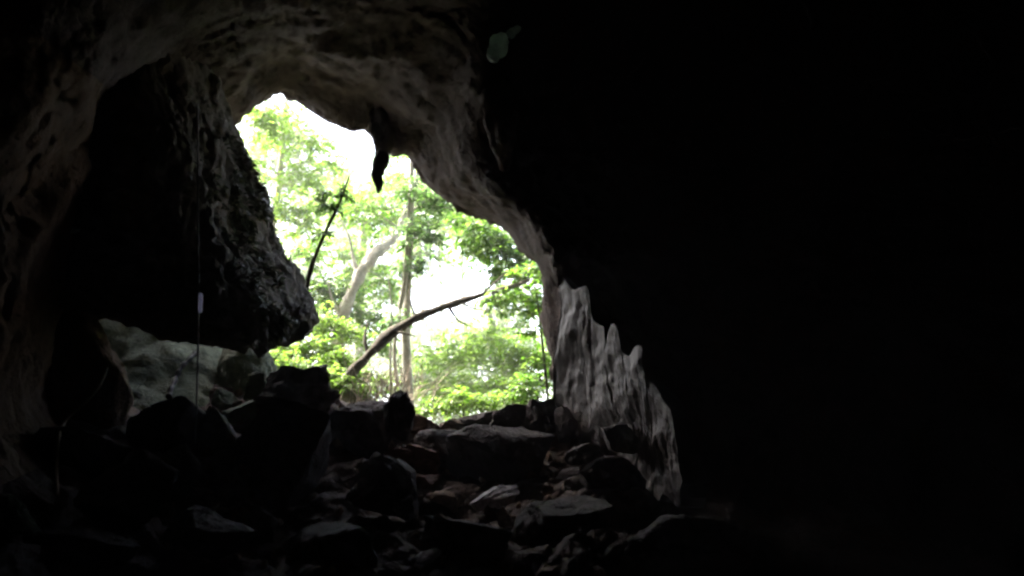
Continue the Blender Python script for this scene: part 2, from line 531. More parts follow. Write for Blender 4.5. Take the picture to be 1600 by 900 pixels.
B = [
 # px, base py, w, h, material, seed, label, extra
 (455, 652, 135, 84, 'dark', 3, 'dark crumbly mound with a littered top on the crest below the overhang', dict(rough=.16)),
 (422, 790, 185, 175, 'dark', 11, 'largest black block with a broad flat face on the slope', dict(facets=7, rough=.05, depth=.7)),
 (546, 705, 98, 92, 'dark', 21, 'dark squared block on the crest with a grey right flank', dict(facets=8)),
 (624, 660, 54, 64, 'dark', 5, 'small dark pointed rock standing up in the opening', dict(point=.5, rough=.12, facets=2)),
 (612, 695, 72, 42, 'grey', 31, 'grey slanting rock just below the pointed rock', dict(tilt=(0, .5, .3))),
 (662, 682, 70, 36, 'brown', 33, 'brown rock in the low dip of the crest', {}),
 (706, 676, 66, 26, 'brown', 35, 'flat brown stone capping the lowest part of the crest', {}),
 (752, 674, 84, 34, 'dark', 37, 'long low dark stone on the crest right of the dip', {}),
 (806, 680, 74, 46, 'dark', 39, 'hunched dark stone on the crest before the thin sapling', dict(rough=.12)),
 (848, 682, 72, 62, 'dark', 41, 'jagged dark stone against the right foot of the opening', dict(rough=.13)),
 (892, 690, 62, 52, 'dark', 43, 'dark stone wedged at the base of the flowstone', {}),
 (785, 755, 150, 96, 'dark', 45, 'biggest rounded boulder in the middle of the slope', dict(facets=6, rough=.05)),
 (690, 722, 96, 50, 'dark', 47, 'dark rounded boulder left of the biggest rounded boulder', dict(facets=6)),
 (636, 735, 88, 44, 'red', 49, 'dull reddish boulder under the brown crest rocks', dict(facets=6)),
 (566, 705, 74, 30, 'red', 51, 'rusty flat stone leaning on the squared block', {}),
 (604, 806, 118, 96, 'dark', 53, 'dark wedge shaped boulder with one pale sloping edge', dict(tilt=(0, .45, 0), facets=7)),
 (774, 792, 74, 30, 'pale', 55, 'pale slab lying tilted on the lower slope', dict(tilt=(.3, -.42, .2), facets=6, depth=.6)),
 (888, 748, 46, 16, 'pale', 57, 'small pale sliver above the tilted pale slab', dict(tilt=(.2, -.45, .1), depth=.6)),
 (830, 702, 56, 18, 'grey', 59, 'thin grey flake below the jagged crest stone', dict(tilt=(.1, .1, 0))),
 (905, 728, 56, 40, 'grey', 61, 'grey stone at the foot of the flowstone curtain', {}),
 (950, 770, 100, 56, 'dark', 63, 'broad dark stone below the flowstone curtain', {}),
 (668, 880, 74, 20, 'pale', 65, 'long pale splinter near the bottom of the slope', dict(tilt=(.2, -.4, .1), depth=.5)),
 (280, 778, 52, 92, 'grey', 67, 'upright lilac grey pointed stone left of the largest block', dict(tilt=(0, -.35, 0), point=.2, depth=.6)),
 (398, 856, 44, 76, 'grey', 69, 'narrow grey stone standing below the largest block', dict(tilt=(0, .15, 0), depth=.6)),
 (276, 700, 126, 88, 'dark', 71, 'rounded dark boulder in front of the green boulder', dict(facets=5, rough=.04)),
 (336, 700, 62, 62, 'grey', 73, 'small rounded grey boulder right of the hanging rope', dict(facets=5, rough=.05)),
 (374, 664, 46, 46, 'green', 75, 'small greenish stone between rope and crumbly mound', dict(facets=5)),
 (396, 628, 42, 44, 'green', 77, 'greenish stone under the tip of the overhang', {}),
 (352, 640, 36, 34, 'green', 79, 'smallest greenish stone beside the rounded grey boulder', {}),
 (1070, 915, 230, 104, 'dark', 81, 'dim ridge shaped boulder below the end of the flowstone', dict(rough=.1)),
 (858, 910, 60, 28, 'brown', 83, 'pinkish round stone at the very bottom of the view', dict(facets=5)),
 (12, 830, 70, 54, 'green', 85, 'faint green stone in the bottom left corner', dict(facets=5)),
 (520, 880, 130, 80, 'dark', 87, 'black boulder below the wedge shaped boulder', {}),
 (722, 862, 120, 60, 'dark', 89, 'black boulder between the pale slab and the pale splinter', {}),
 (872, 850, 150, 80, 'dark', 91, 'wide black boulder right of the pale slab', {}),
 (300, 870, 140, 80, 'dark', 93, 'black boulder under the upright lilac stone', {}),
 (190, 810, 140, 90, 'dark', 95, 'black boulder left of the upright lilac stone', {}),
 (110, 735, 110, 84, 'dark', 97, 'dark reddish boulder behind the pale root', {}),
 (90, 880, 150, 70, 'dark', 99, 'black boulder beside the faint green corner stone', {}),
 (690, 790, 60, 28, 'brown', 101, 'brown stone between wedge boulder and pale slab', {}),
 (86, 700, 150, 245, 'brown', 107, 'tall dark reddish rock shoulder leaning on the left wall', dict(facets=6, rough=.09, sink=.05)),
 (664, 760, 60, 24, 'red', 103, 'thin rusty stone above the wedge boulder', dict(tilt=(0, -.3, 0))),
 (970, 700, 60, 44, 'grey', 105, 'grey knob half buried under the flowstone', {}),
]
for (px, pyb, wv, hv, mk, seed, lab, kw) in B:
    boulder('boulder' if wv > 60 else 'stone', px, pyb, wv, hv, mk, seed, lab, 'boulder' if wv > 60 else 'stone', **kw)


# the big boulder with the algae, behind the rope
def blob_rings(levels, mat, name, amp, sc, sides=90, sub=10, power=2.0, origin=None, crack=.0, seed=0.0, flute=0.0, skew=0.0):
    """closed mass from horizontal sections: (left point, right point, half thickness)"""
    secs = []
    for (pxl, pxr, py, d, th) in levels:
        a, b = P(pxl, py, d - skew), P(pxr, py, d + skew)
        c, h = (a + b) / 2, (b - a).length / 2
        r = []
        for k in range(sides):
            an = 2 * math.pi * k / sides
            ca, sa = math.cos(an), math.sin(an)
            ca = math.copysign(abs(ca) ** (2 / power), ca); sa = math.copysign(abs(sa) ** (2 / power), sa)
            r.append(c + RT * (h * ca) + Vector((0, 1, 0)) * (th * sa))
        secs.append(r)
    cols = [spline([s[k] for s in secs], sub) for k in range(sides)]
    rws = [[cols[k][i] for k in range(sides)] for i in range(len(cols[0]))]
    nn = grid_normals(rws)
    c0 = sum((p for p in rws[len(rws) // 2]), Vector()) / sides
    sgn = 1 if nn[len(rws) // 2][0].dot(rws[len(rws) // 2][0] - c0) > 0 else -1
    off = Vector((seed, seed * .7, -seed))
    for i, row in enumerate(rws):
        for k in range(sides):
            q = row[k] + off
            d = fbm(q, sc, 6) * .7 + fbm(q, sc * 3.5, 4) * .4
            if crack: d -= (1 - cracks(q + Vector((fbm(q, 1.2, 3), 0, fbm(q, 1.5, 3))) * .5, 1.1)) * crack
            if flute: d += flute * fbm(Vector((q.x * 7, q.y * 7, q.z * .7)), 1, 4)
            row[k] = row[k] + nn[i][k] * (sgn * amp * d)
    n = len(rws)
    vs = [v for r in rws for v in r]
    fs = [(i * sides + k, i * sides + (k + 1) % sides, (i + 1) * sides + (k + 1) % sides, (i + 1) * sides + k) for i in range(n - 1) for k in range(sides)]
    fs.append(tuple(reversed(range(sides)))); fs.append(tuple((n - 1) * sides + k for k in range(sides)))
    return vs, fs


vs, fs = blob_rings([(185, 300, 432, 14.9, .1), (165, 325, 455, 14.75, .3), (150, 340, 490, 14.5, .5), (140, 346, 530, 14.1, .6), (134, 350, 590, 13.4, .6), (136, 352, 640, 12.8, .6), (150, 350, 710, 12.2, .6)],
                    M['green'], 'boulder', .12, .9, seed=4.0, skew=-.15)
o = mesh_obj('boulder', vs, fs, M['green'], None, True, P(245, 650, 12))
tag(o, 'big pale green algae covered boulder behind the hanging rope', 'boulder', 'rocks of the rubble slope')
vs, fs = blob_rings([(365, 412, 538, 13.5, .12), (352, 425, 556, 13.4, .3), (348, 430, 580, 13.3, .38), (345, 430, 630, 13.2, .42)], M['green'], 'boulder', .12, 1.4, 50, 8, seed=9.0)
o = mesh_obj('boulder', vs, fs, M['green'], None, True, P(385, 610, 13))
tag(o, 'lit green grey boulder in the gap below the tip of the overhang', 'boulder', 'rocks of the rubble slope')

# the great overhanging block left of the opening
LV = [(125, 325, 60, 1.0), (118, 345, 130, 1.0), (112, 366, 185, 1.0), (106, 388, 232, 1.0), (100, 402, 272, 1.0), (88, 420, 312, 1.0), (80, 425, 352, 1.0),
      (76, 430, 385, 1.0), (76, 452, 415, 1.0), (80, 475, 445, 1.0), (105, 488, 478, .95), (215, 490, 500, .82), (285, 472, 520, .62), (335, 438, 536, .38), (362, 405, 546, .15)]
secs = []
for (xl, xr, y, q) in LV:
    dm = 11.7
    poly = [(xl, 12.2), (xl + 8, 10.6), (xl + .36 * (xr - xl), 10.2), (xl + .56 * (xr - xl), 10.35), (xl + .72 * (xr - xl), 10.8), (xl + .87 * (xr - xl), 11.6), (xr, 12.7), (xr - .05 * (xr - xl), 13.2), (xl + .45 * (xr - xl), 13.1), (xl + 15, 12.8)]
    pts = [P(x, y, dm + (d - dm) * q) for x, d in poly]
    n = len(pts)
    secs.append([catmull(pts[(i - 1) % n], pts[i], pts[(i + 1) % n], pts[(i + 2) % n], k / 20) for i in range(n) for k in range(20)])
sides = len(secs[0])
cols = [spline([q[k] for q in secs], 9) for k in range(sides)]
rws = [[cols[k][i] for k in range(sides)] for i in range(len(cols[0]))]
nn = grid_normals(rws)
sgn = 1 if nn[60][40].dot(FW) < 0 else -1
for i, row in enumerate(rws):
    for k in range(sides):
        q = row[k] + Vector((2, 1.4, -2))
        d = fbm(q, .6, 2) * .6 + facet(q, .9) * .8 + facet(q, 2.6) * .38 + fbm(q, 4.5, 5, .5) * .22
        row[k] = row[k] + nn[i][k] * (sgn * .2 * d)
n = len(rws)
vs = [v for r in rws for v in r]
fs = [(i * sides + k, i * sides + (k + 1) % sides, (i + 1) * sides + (k + 1) % sides, (i + 1) * sides + k) for i in range(n - 1) for k in range(sides)]
fs.append(tuple(reversed(range(sides)))); fs.append(tuple((n - 1) * sides + k for k in range(sides)))
hang = mesh_obj('hanging_rock', vs, fs, M['hang'], None, True, P(300, 120, 11.6))
tag(hang, 'huge dark mossy block hanging from the roof left of the opening', 'hanging rock')

# stalactite and small pendants
def pendant(name, pts, mat, label, cat, lump=.5, sides=20, seed=0.0, sub=8):
    m = MB()
    pp = spline([P(x, y, d) for x, y, d, r in pts], sub)
    rr = [r[0] * 1 for r in spline([Vector((r * d / 1600, 0, 0)) for x, y, d, r in pts], sub)]
    m.tube(pp, [max(.004, r) for r in rr], sides, lump, seed)
    o = m.build(name, M[mat], None, pp[0])
    return tag(o, label, cat)


pendant('stalactite', [(602, 170, 13.7, 30), (602, 205, 13.7, 20), (601, 226, 13.7, 15), (598, 245, 13.7, 12), (594, 262, 13.7, 11), (590, 274, 13.7, 9), (592, 286, 13.7, 7), (591, 302, 13.7, 2)], 'dark',
        'black knobbly stalactite hanging from the rim into the opening', 'stalactite', .55, seed=3.3)
pendant('rock_rib', [(768, 95, 11.6, 14), (776, 130, 11.5, 24), (781, 170, 11.5, 27), (784, 215, 11.6, 22), (788, 262, 11.9, 8)], 'right',
        'dim rounded rib of rock hanging right of the roof edge', 'rock rib', .4, seed=8.1)
for tx, ty, bx, by, r0, sd, lab in [(775, 76, 790, 58, .058, 404, 'pale green white knob standing in for a light patch high on the dark wall'),
                                (799, 50, 812, 44, .03, 405, 'tiny pale fleck standing in for light above the larger knob')]:
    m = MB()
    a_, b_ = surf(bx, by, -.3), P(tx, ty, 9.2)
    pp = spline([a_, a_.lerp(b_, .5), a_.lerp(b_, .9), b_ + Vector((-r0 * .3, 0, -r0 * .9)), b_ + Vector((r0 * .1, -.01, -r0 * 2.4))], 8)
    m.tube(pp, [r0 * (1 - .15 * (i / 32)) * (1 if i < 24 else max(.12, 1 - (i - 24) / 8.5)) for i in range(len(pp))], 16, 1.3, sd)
    tag(m.build('lightspot_knob', M['lightspot'], None, a_), lab, 'lightspot')  # added knobs in place of light falling on the wall
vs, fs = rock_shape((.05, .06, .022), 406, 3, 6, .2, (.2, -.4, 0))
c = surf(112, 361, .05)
o = mesh_obj('lightspot_flake', [v + c for v in vs], fs, M['lightspot'], None, True, c)  # added flake, its pale colour stands in for a light spot
tag(o, 'tiny white flake standing in for a spot of light left of the overhanging block', 'rock flake')

# flowstone curtain on the right
TOPC = [(866, 415), (878, 432), (890, 452), (903, 449), (913, 450), (919, 492), (934, 508), (943, 511), (950, 537), (955, 520), (961, 506), (968, 514), (973, 546),
        (984, 556), (994, 541), (1002, 546), (1008, 586), (1020, 604), (1034, 628), (1045, 640), (1053, 668), (1061, 700)]
BOTC = [(870, 648), (876, 655), (892, 672), (908, 690), (922, 702), (938, 712), (950, 716), (962, 718), (974, 722), (984, 726), (990, 734), (996, 742), (1003, 752), (1010, 764),
        (1018, 778), (1027, 786), (1034, 772), (1040, 776), (1046, 790), (1052, 792), (1057, 788), (1062, 760)]
NU, NV = 8, 70


def lin(pts, sub):
    out = []
    for i in range(len(pts) - 1):
        for k in range(sub):
            out.append(Vector(pts[i]).lerp(Vector(pts[i + 1]), k / sub))
    return out + [Vector(pts[-1])]


tops, bots = spline([Vector((x, y, 0)) for x, y in TOPC], NU), spline([Vector((x, y, 0)) for x, y in BOTC], NU)
front = []
for j, (t, b) in enumerate(zip(tops, bots)):
    col = []
    for i in range(NV + 1):
        v = i / NV
        q = t.lerp(b, v)
        q.x += 5 * math.sin(v * 5 + j * .06)
        d = 12.45 - max(0, q.x - 868) / 192 * 2.1
        p = P(q.x, q.y, d)
        f = abs(fbm(Vector((j * .085, v * 1.1, 3.3)), 1.0, 3)) * .022 + fbm(Vector((j * .30, v * 2.2, 8.3)), 1.0, 4) * .008 + fbm(p, 1.0, 4) * .07 + fbm(p, 5.0, 3) * .006 + fbm(p, 3, 4) * .03
        edge = math.sin(math.pi * min(1, max(0, v * .5 + .5)))
        col.append((p, f, min(1, v * 8)))
    front.append(col)
nu = len(front)
vs, fs = [], []
ndir = Vector((-.93, -.36, .05)).normalized()
for col in front:
    for p, f, e in col: vs.append(p + ndir * (f * (.3 + .7 * e)))
for col in front:
    for p, f, e in col: vs.append(p - ndir * (.03 + .28 * e) + FW * .05)
w = NV + 1; off = nu * w
for j in range(nu - 1):
    for i in range(NV):
        x = j * w + i
        fs.append((x, x + 1, x + w + 1, x + w)); fs.append((off + x, off + x + w, off + x + w + 1, off + x + 1))
    fs.append((j * w, (j + 1) * w, off + (j + 1) * w, off + j * w))
    fs.append((j * w + NV, off + j * w + NV, off + (j + 1) * w + NV, (j + 1) * w + NV))
for i in range(NV):
    fs.append((i, off + i, off + i + 1, i + 1))
    x = (nu - 1) * w + i
    fs.append((x, x + 1, off + x + 1, off + x))
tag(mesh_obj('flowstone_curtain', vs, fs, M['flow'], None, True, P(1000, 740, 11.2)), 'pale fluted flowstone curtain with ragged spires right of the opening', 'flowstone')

# ------------------------------------------------------------------ rope, roots
rp = [surf(309, 165, .01), surf(309, 175, .06), P(309.5, 230, 9.5), P(309, 350, 9.3), P(310, 460, 9.25), P(309, 560, 9.2), P(307, 640, 9.15), P(305, 694, 9.1)]
rope = empty('hanging_rope', rp[-1])
tag(rope, 'thin straight rope hanging down before the green boulder with a pale tag', 'rope')
m = MB(); pp = spline(rp, 12); m.tube(pp, [.009] * len(pp), 6, .3); m.build('cord', M['rope'], rope, rp[-1])
m = MB()
for k in range(9):
    y_ = 458 + 31 * k / 8
    wd = 3.4 if 0 < k < 8 else 2.2
    for dx, dd in ((-wd, 0), (0, -.015), (wd, .012), (wd, .018), (0, -.009), (-wd, .006)):
        m.v.append(P(313.5 + dx + math.sin(k * .8) * .6, y_, 9.2 + dd))
for k in range(8):
    for q in range(6):
        m.f.append((k * 6 + q, k * 6 + (q + 1) % 6, (k + 1) * 6 + (q + 1) % 6, (k + 1) * 6 + q))
m.f += [tuple(range(6)), tuple(reversed(range(48, 54)))]
m.build('tag', M['ribbon'], rope, rp[-1])

m = MB(); pp = spline([surf(x, y, .07) for x, y in [(306, 552), (296, 560), (284, 574), (275, 590), (268, 606), (264, 620)]], 8)
m.tube(pp, [.03 + .006 * math.sin(i) for i in range(len(pp))], 8, .3)
tag(m.build('root', M['droot'], None, pp[-1]), 'black crooked root curving from the rope over the green boulder', 'root')
m = MB(); pp = spline([surf(x, y, .05) for x, y in [(166, 575), (160, 592), (152, 606), (132, 630), (105, 655), (93, 680), (89, 720), (90, 775)]], 8)
m.tube(pp, [.024 - .00018 * i for i in range(len(pp))], 8, .3)
tag(m.build('root', M['root'], None, pp[-1]), 'pale slender root trailing down the left side over dark boulders', 'root')

# ------------------------------------------------------------------ plants outside
SUN_DIR = None


def crown_cluster(lv, tw, c, rad, n_tw, n_lf, ln, rnd, root=None, wr=.42, droop=.3, flat=.75):
    """twigs spreading from a point, leaves set along each twig"""
    for _ in range(n_tw):
        a = rnd.uniform(0, 2 * math.pi)
        el = rnd.uniform(-.5, .8)
        d = Vector((math.cos(a) * math.cos(el), math.sin(a) * math.cos(el), math.sin(el) * flat))
        st = c + d * rad * rnd.uniform(0, .35) + Vector((rnd.gauss(0, .2), rnd.gauss(0, .25), rnd.gauss(0, .2))) * rad
        L_ = rad * rnd.uniform(.5, 1.0)
        pts = [st + d * L_ * t + Vector((0, 0, -.22 * L_ * t * t)) for t in (0, .33, .66, 1)]
        tw.tube(pts, [.006 + .0015 * L_, .005, .004, .002], 3, cap=False)
        side = d.cross(Vector((0, 0, 1)))
        if side.length < .1: side = Vector((1, 0, 0))
        side.normalize()
        for k in range(n_lf):
            t = .12 + .88 * k / max(1, n_lf - 1)
            p = st + d * L_ * t + Vector((0, 0, -.22 * L_ * t * t))
            sg = 1 if k % 2 else -1
            ld = (d * .55 + side * sg * rnd.uniform(.5, 1) + Vector((rnd.gauss(0, .2), rnd.gauss(0, .2), rnd.gauss(-.1, .25))))
            nn = Vector((rnd.gauss(0, .45), rnd.gauss(0, .45), 1)).normalized()
            l = ln * rnd.uniform(.6, 1.25)
            lv.leaf(p, ld, nn, l, l * wr * rnd.uniform(.8, 1.2), droop * rnd.uniform(.3, 1.5))


def plant(name, label, cat, stem, clusters, leafmat, bark, seed, ln=.16, group=None, extra=(), wr=.42, limb_r=.02, lump=.25, density=1.0):
    """stem: list of (px,py,d,radius px); clusters: list of (px,py,d,radius px,twigs,leaves)"""
    rnd = random.Random(seed)
    sp = [P(x, y, d) for x, y, d, r in stem]
    pp = spline(sp, 8)
    rr = [max(.004, v.x) for v in spline([Vector((r * d / 1600, 0, 0)) for x, y, d, r in stem], 8)]
    base = sp[0].copy()
    root = empty(name, base)
    tag(root, label, cat, group)
    t = MB(); lv = MB()
    t.tube(pp, rr, 10, lump, seed)
    for e in extra:
        ep = spline([P(x, y, d) for x, y, d, r in e], 6)
        er = [max(.003, v.x) for v in spline([Vector((r * d / 1600, 0, 0)) for x, y, d, r in e], 6)]
        t.tube(ep, er, 7, lump, seed + 1)
    for (x, y, d, r, nt, nl) in clusters:
        c = P(x, y, d)
        rad = r * d / 1600
        near = min(pp, key=lambda q: (q - c).length + max(0, q.z - c.z) * .6)
        mid = near.lerp(c, .5) + Vector((0, 0, .12 * (near - c).length))
        t.tube(spline([near, mid, c], 4), [limb_r * (1 - .07 * i) for i in range(9)], 5, .2, seed, cap=False)
        crown_cluster(lv, t, c, rad * 1.08, int(nt * density * 5.6), nl, ln * .72, rnd, wr=wr)
    t.build('trunk', M[bark], root, base)
    lv.build('crown', M[leafmat], root, base, smooth=False)
    return root


G = 'trees in the wood outside the cave'
plant('forest_tree', 'stout grey trunk leaning right behind the bushes in the opening', 'tree',
      [(524, 590, 18, 11), (528, 535, 18, 10), (540, 480, 18.1, 10), (560, 435, 18.3, 10), (582, 400, 18.5, 9), (612, 375, 18.8, 7), (640, 320, 19.4, 5), (660, 240, 20, 3)],
      [(600, 440, 19, 40, 7, 11), (600, 330, 19.5, 55, 14, 12), (650, 250, 20, 60, 10, 12), (560, 330, 19, 50, 8, 12), (690, 330, 19.6, 50, 12, 12)], 'leaf', 'bark', 1, .15, G, lump=.5,
      extra=[[(560, 435, 18.3, 5), (552, 405, 18.4, 3), (545, 370, 18.5, 2), (530, 340, 18.6, 1)], [(582, 400, 18.5, 4), (600, 398, 18.5, 2.5), (622, 385, 18.6, 1.5)], [(536, 500, 18, 4), (520, 470, 18, 2.5), (512, 440, 18, 1.5)]])
plant('forest_tree', 'straight pale slender trunk with climbing stems at the centre of the opening', 'tree',
      [(640, 650, 17.4, 9), (636, 590, 17.4, 8), (634, 520, 17.4, 7), (637, 440, 17.5, 6.5), (641, 360, 17.6, 5), (643, 280, 17.8, 4), (645, 180, 18, 3)],
      [(655, 370, 17.4, 40, 16, 11), (640, 420, 17.3, 26, 8, 9), (690, 315, 17.2, 32, 10, 11), (645, 300, 17.5, 36, 10, 11), (620, 500, 17.1, 22, 5, 8)], 'leafd', 'bark', 2, .13, G,
      extra=[[(630, 650, 17.2, 3), (616, 560, 17.2, 3), (622, 500, 17.2, 4), (632, 440, 17.2, 4), (636, 380, 17.3, 3), (640, 300, 17.4, 2)],
             [(612, 640, 17, 2), (610, 560, 17, 2), (612, 480, 17, 1.5), (606, 430, 17, 1)]])
plant('forest_tree', 'dark arching limb sweeping up to the right across the opening', 'tree',
      [(540, 600, 15.0, 9), (552, 580, 15.0, 8.5), (575, 556, 15.1, 8), (610, 522, 15.2, 7.5), (650, 497, 15.3, 6.5), (700, 477, 15.6, 5.5), (750, 462, 15.8, 4.5), (800, 448, 16, 3.5), (845, 430, 16.5, 1.5)],
      [(808, 458, 16.2, 40, 12, 11), (838, 480, 16.3, 34, 10, 11), (775, 475, 16.2, 26, 5, 9), (840, 425, 16.4, 30, 8, 10)], 'leaf', 'darkbark', 3, .13, G, lump=.55, density=.8,
      extra=[[(700, 477, 15.6, 3), (716, 500, 15.5, 2), (738, 512, 15.5, 1)], [(650, 497, 15.3, 3), (642, 474, 15.3, 2), (640, 455, 15.4, 1)], [(610, 522, 15.2, 3.5), (628, 520, 15.1, 2), (650, 526, 15.1, 1)],
             [(750, 462, 15.8, 2.5), (768, 446, 15.8, 1.6), (792, 425, 15.9, .8)], [(575, 556, 15.1, 3), (570, 530, 15.2, 2), (574, 505, 15.3, 1)], [(720, 470, 15.7, 2), (735, 480, 15.7, 1.5), (760, 486, 15.7, .8)]])
plant('sapling', 'thin upright sapling before the right edge of the opening', 'tree',
      [(858, 650, 14.6, 2.2), (853, 590, 14.6, 2), (848, 540, 14.7, 1.8), (842, 490, 14.9, 1.2), (836, 440, 15, .8)],
      [(835, 520, 14.9, 30, 7, 9), (846, 570, 14.8, 22, 4, 8), (820, 600, 15, 30, 6, 9), (838, 470, 15, 30, 7, 9)], 'leaf', 'darkbark', 4, .11, G, limb_r=.008)
plant('forest_tree', 'bright leafy tree crowding under the right side of the arch', 'tree',
      [(900, 640, 18, 8), (890, 520, 18, 7), (870, 440, 18, 6), (840, 380, 18, 4), (800, 330, 18, 2)],
      [(790, 390, 17.6, 46, 22, 12), (825, 425, 17.4, 36, 18, 12), (755, 365, 17.8, 38, 14, 12), (735, 395, 18, 34, 9, 11), (770, 430, 17.6, 30, 7, 10), (720, 345, 18, 28, 7, 10), (830, 395, 17.6, 34, 12, 12)], 'leaf', 'darkbark', 5, .17, G, density=.6)
plant('forest_tree', 'pale leafy tree filling the lower right of the opening', 'tree',
      [(800, 700, 20, 8), (790, 600, 20, 7), (775, 520, 20, 5), (760, 480, 20, 3)],
      [(760, 530, 19.5, 52, 18, 12), (715, 560, 19.5, 46, 14, 12), (800, 560, 19, 50, 18, 12), (690, 605, 19, 46, 16, 12), (745, 610, 18.6, 50, 18, 12), (805, 610, 18.2, 46, 16, 12), (840, 560, 19, 40, 12, 12), (675, 560, 19.8, 34, 8, 10)], 'leafy', 'bark', 6, .15, G)
plant('sapling', 'thin dark sapling springing beside the overhanging block', 'tree',
      [(470, 500, 13.2, 4), (483, 432, 13.4, 4), (496, 392, 13.6, 3.2), (512, 355, 13.8, 2.6), (530, 318, 14, 2.2), (546, 275, 14.2, 1.2)],
      [(512, 318, 13.9, 20, 4, 8), (532, 300, 14, 16, 2, 8), (506, 368, 13.8, 14, 2, 7)], 'leafd', 'darkbark', 7, .12, G, limb_r=.01)
plant('forest_tree', 'sparse tree with loose sprays in the upper left of the opening', 'tree',
      [(400, 560, 21, 7), (415, 420, 21, 6), (430, 330, 21, 5), (440, 240, 21, 4), (450, 130, 21, 2)],
      [(415, 175, 20.2, 26, 6, 10), (455, 180, 20.6, 32, 6, 10), (395, 250, 20.2, 30, 7, 10), (520, 330, 20.8, 40, 7, 11), (440, 215, 20.5, 40, 9, 11), (470, 285, 20.5, 44, 13, 11), (500, 225, 20.5, 34, 7, 10), (450, 330, 20.4, 40, 12, 11), (480, 360, 20.6, 36, 8, 11), (520, 260, 20.8, 30, 6, 10), (410, 190, 20, 30, 9, 11)], 'leafy', 'bark', 8, .15, G)
plant('forest_tree', 'tree with mixed sprays behind the stalactite', 'tree',
      [(560, 640, 25, 9), (562, 480, 25, 8), (570, 360, 25, 6), (590, 260, 25, 4), (600, 150, 25, 2)],
      [(560, 310, 24.5, 44, 12, 11), (600, 350, 24.5, 44, 12, 11), (535, 390, 24, 40, 9, 11), (620, 290, 24.5, 40, 9, 11), (570, 420, 24, 40, 12, 11), (590, 460, 24, 40, 12, 11)], 'leafy', 'bark', 9, .19, G)
plant('bush', 'yellow green bush on the bank below the grey leaning trunk', 'bush',
      [(480, 610, 16.6, 4), (484, 570, 16.6, 3), (490, 530, 16.6, 2)],
      [(450, 552, 16.3, 34, 18, 9), (490, 545, 16.3, 38, 20, 9), (530, 565, 16, 34, 18, 9), (505, 505, 16.8, 36, 16, 9), (540, 520, 16.8, 34, 12, 9), (560, 590, 15.6, 24, 9, 8)], 'leafy', 'darkbark', 10, .12, 'bushes on the bank outside', limb_r=.01)
plant('fern', 'low fern clump with arching fronds at the left foot of the opening', 'fern',
      [(470, 612, 15.6, 3), (472, 596, 15.6, 2), (474, 585, 15.6, 1)],
      [(445, 578, 15.4, 30, 16, 10), (480, 585, 15.3, 30, 16, 10), (512, 590, 15.2, 28, 14, 10), (430, 560, 15.6, 26, 12, 9)], 'leafy', 'darkbark', 12, .10, None, limb_r=.008)
plant('fern', 'yellowish fern clump at the root of the arching limb', 'fern',
      [(565, 625, 15, 3), (566, 610, 15, 2), (567, 600, 15, 1)],
      [(545, 600, 14.9, 24, 10, 9), (580, 612, 14.9, 22, 8, 9), (600, 600, 15.1, 20, 5, 9), (565, 585, 15.5, 18, 5, 9)], 'leafy', 'darkbark', 13, .09, None, limb_r=.008)
plant('bush', 'taller leafy bush behind the tip of the overhanging block', 'bush',
      [(500, 600, 18.8, 5), (505, 520, 18.8, 4), (512, 450, 18.8, 3)],
      [(500, 450, 18.6, 36, 14, 10), (520, 480, 18.6, 36, 14, 10), (480, 400, 18.8, 34, 10, 10), (540, 460, 18.8, 30, 9, 10), (575, 500, 18.6, 36, 13, 10), (590, 540, 18, 32, 10, 9)], 'leaf', 'darkbark', 11, .14, 'bushes on the bank outside', limb_r=.012)
plant('bush', 'low spreading bush growing just beyond the dip of the crest', 'bush',
      [(720, 700, 15.6, 3), (722, 670, 15.6, 2), (725, 640, 15.6, 1.5)],
      [(690, 632, 15.5, 28, 9, 9), (725, 625, 15.6, 30, 9, 9), (760, 632, 15.5, 28, 9, 9), (660, 645, 15.3, 20, 5, 8), (795, 622, 15.6, 28, 8, 9)], 'leafy', 'darkbark', 15, .12, 'bushes on the bank outside', limb_r=.008)
plant('bush', 'small bush tucked against the right foot of the opening', 'bush',
      [(845, 670, 15.4, 3), (843, 640, 15.4, 2), (840, 615, 15.4, 1.5)],
      [(835, 600, 15.4, 26, 8, 9), (860, 590, 15.4, 22, 6, 9), (815, 620, 15.3, 24, 6, 9)], 'leaf', 'darkbark', 16, .12, 'bushes on the bank outside', limb_r=.008)
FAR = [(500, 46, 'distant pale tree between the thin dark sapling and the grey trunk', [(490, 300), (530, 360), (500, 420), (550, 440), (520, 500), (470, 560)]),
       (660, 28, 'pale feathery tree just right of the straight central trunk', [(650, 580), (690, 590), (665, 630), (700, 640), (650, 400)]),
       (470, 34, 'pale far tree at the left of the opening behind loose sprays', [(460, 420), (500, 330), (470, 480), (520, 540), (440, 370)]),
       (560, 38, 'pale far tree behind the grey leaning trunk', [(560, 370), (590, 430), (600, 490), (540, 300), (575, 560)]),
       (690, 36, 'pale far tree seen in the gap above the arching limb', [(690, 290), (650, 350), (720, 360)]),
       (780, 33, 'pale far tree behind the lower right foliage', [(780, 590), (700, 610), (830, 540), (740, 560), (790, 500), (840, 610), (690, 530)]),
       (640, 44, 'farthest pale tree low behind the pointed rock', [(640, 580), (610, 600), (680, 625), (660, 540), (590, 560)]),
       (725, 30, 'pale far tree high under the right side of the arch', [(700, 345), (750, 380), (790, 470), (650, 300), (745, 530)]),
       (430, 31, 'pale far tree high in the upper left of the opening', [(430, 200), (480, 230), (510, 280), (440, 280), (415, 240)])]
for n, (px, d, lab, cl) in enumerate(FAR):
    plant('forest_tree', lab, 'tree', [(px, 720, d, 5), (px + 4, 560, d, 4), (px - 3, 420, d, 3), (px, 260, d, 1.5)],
          [(x, y, d + (k % 3) - 1, 52, 15, 11) for k, (x, y) in enumerate(cl)], 'leafp', 'palebark', 30 + n, .24, G)

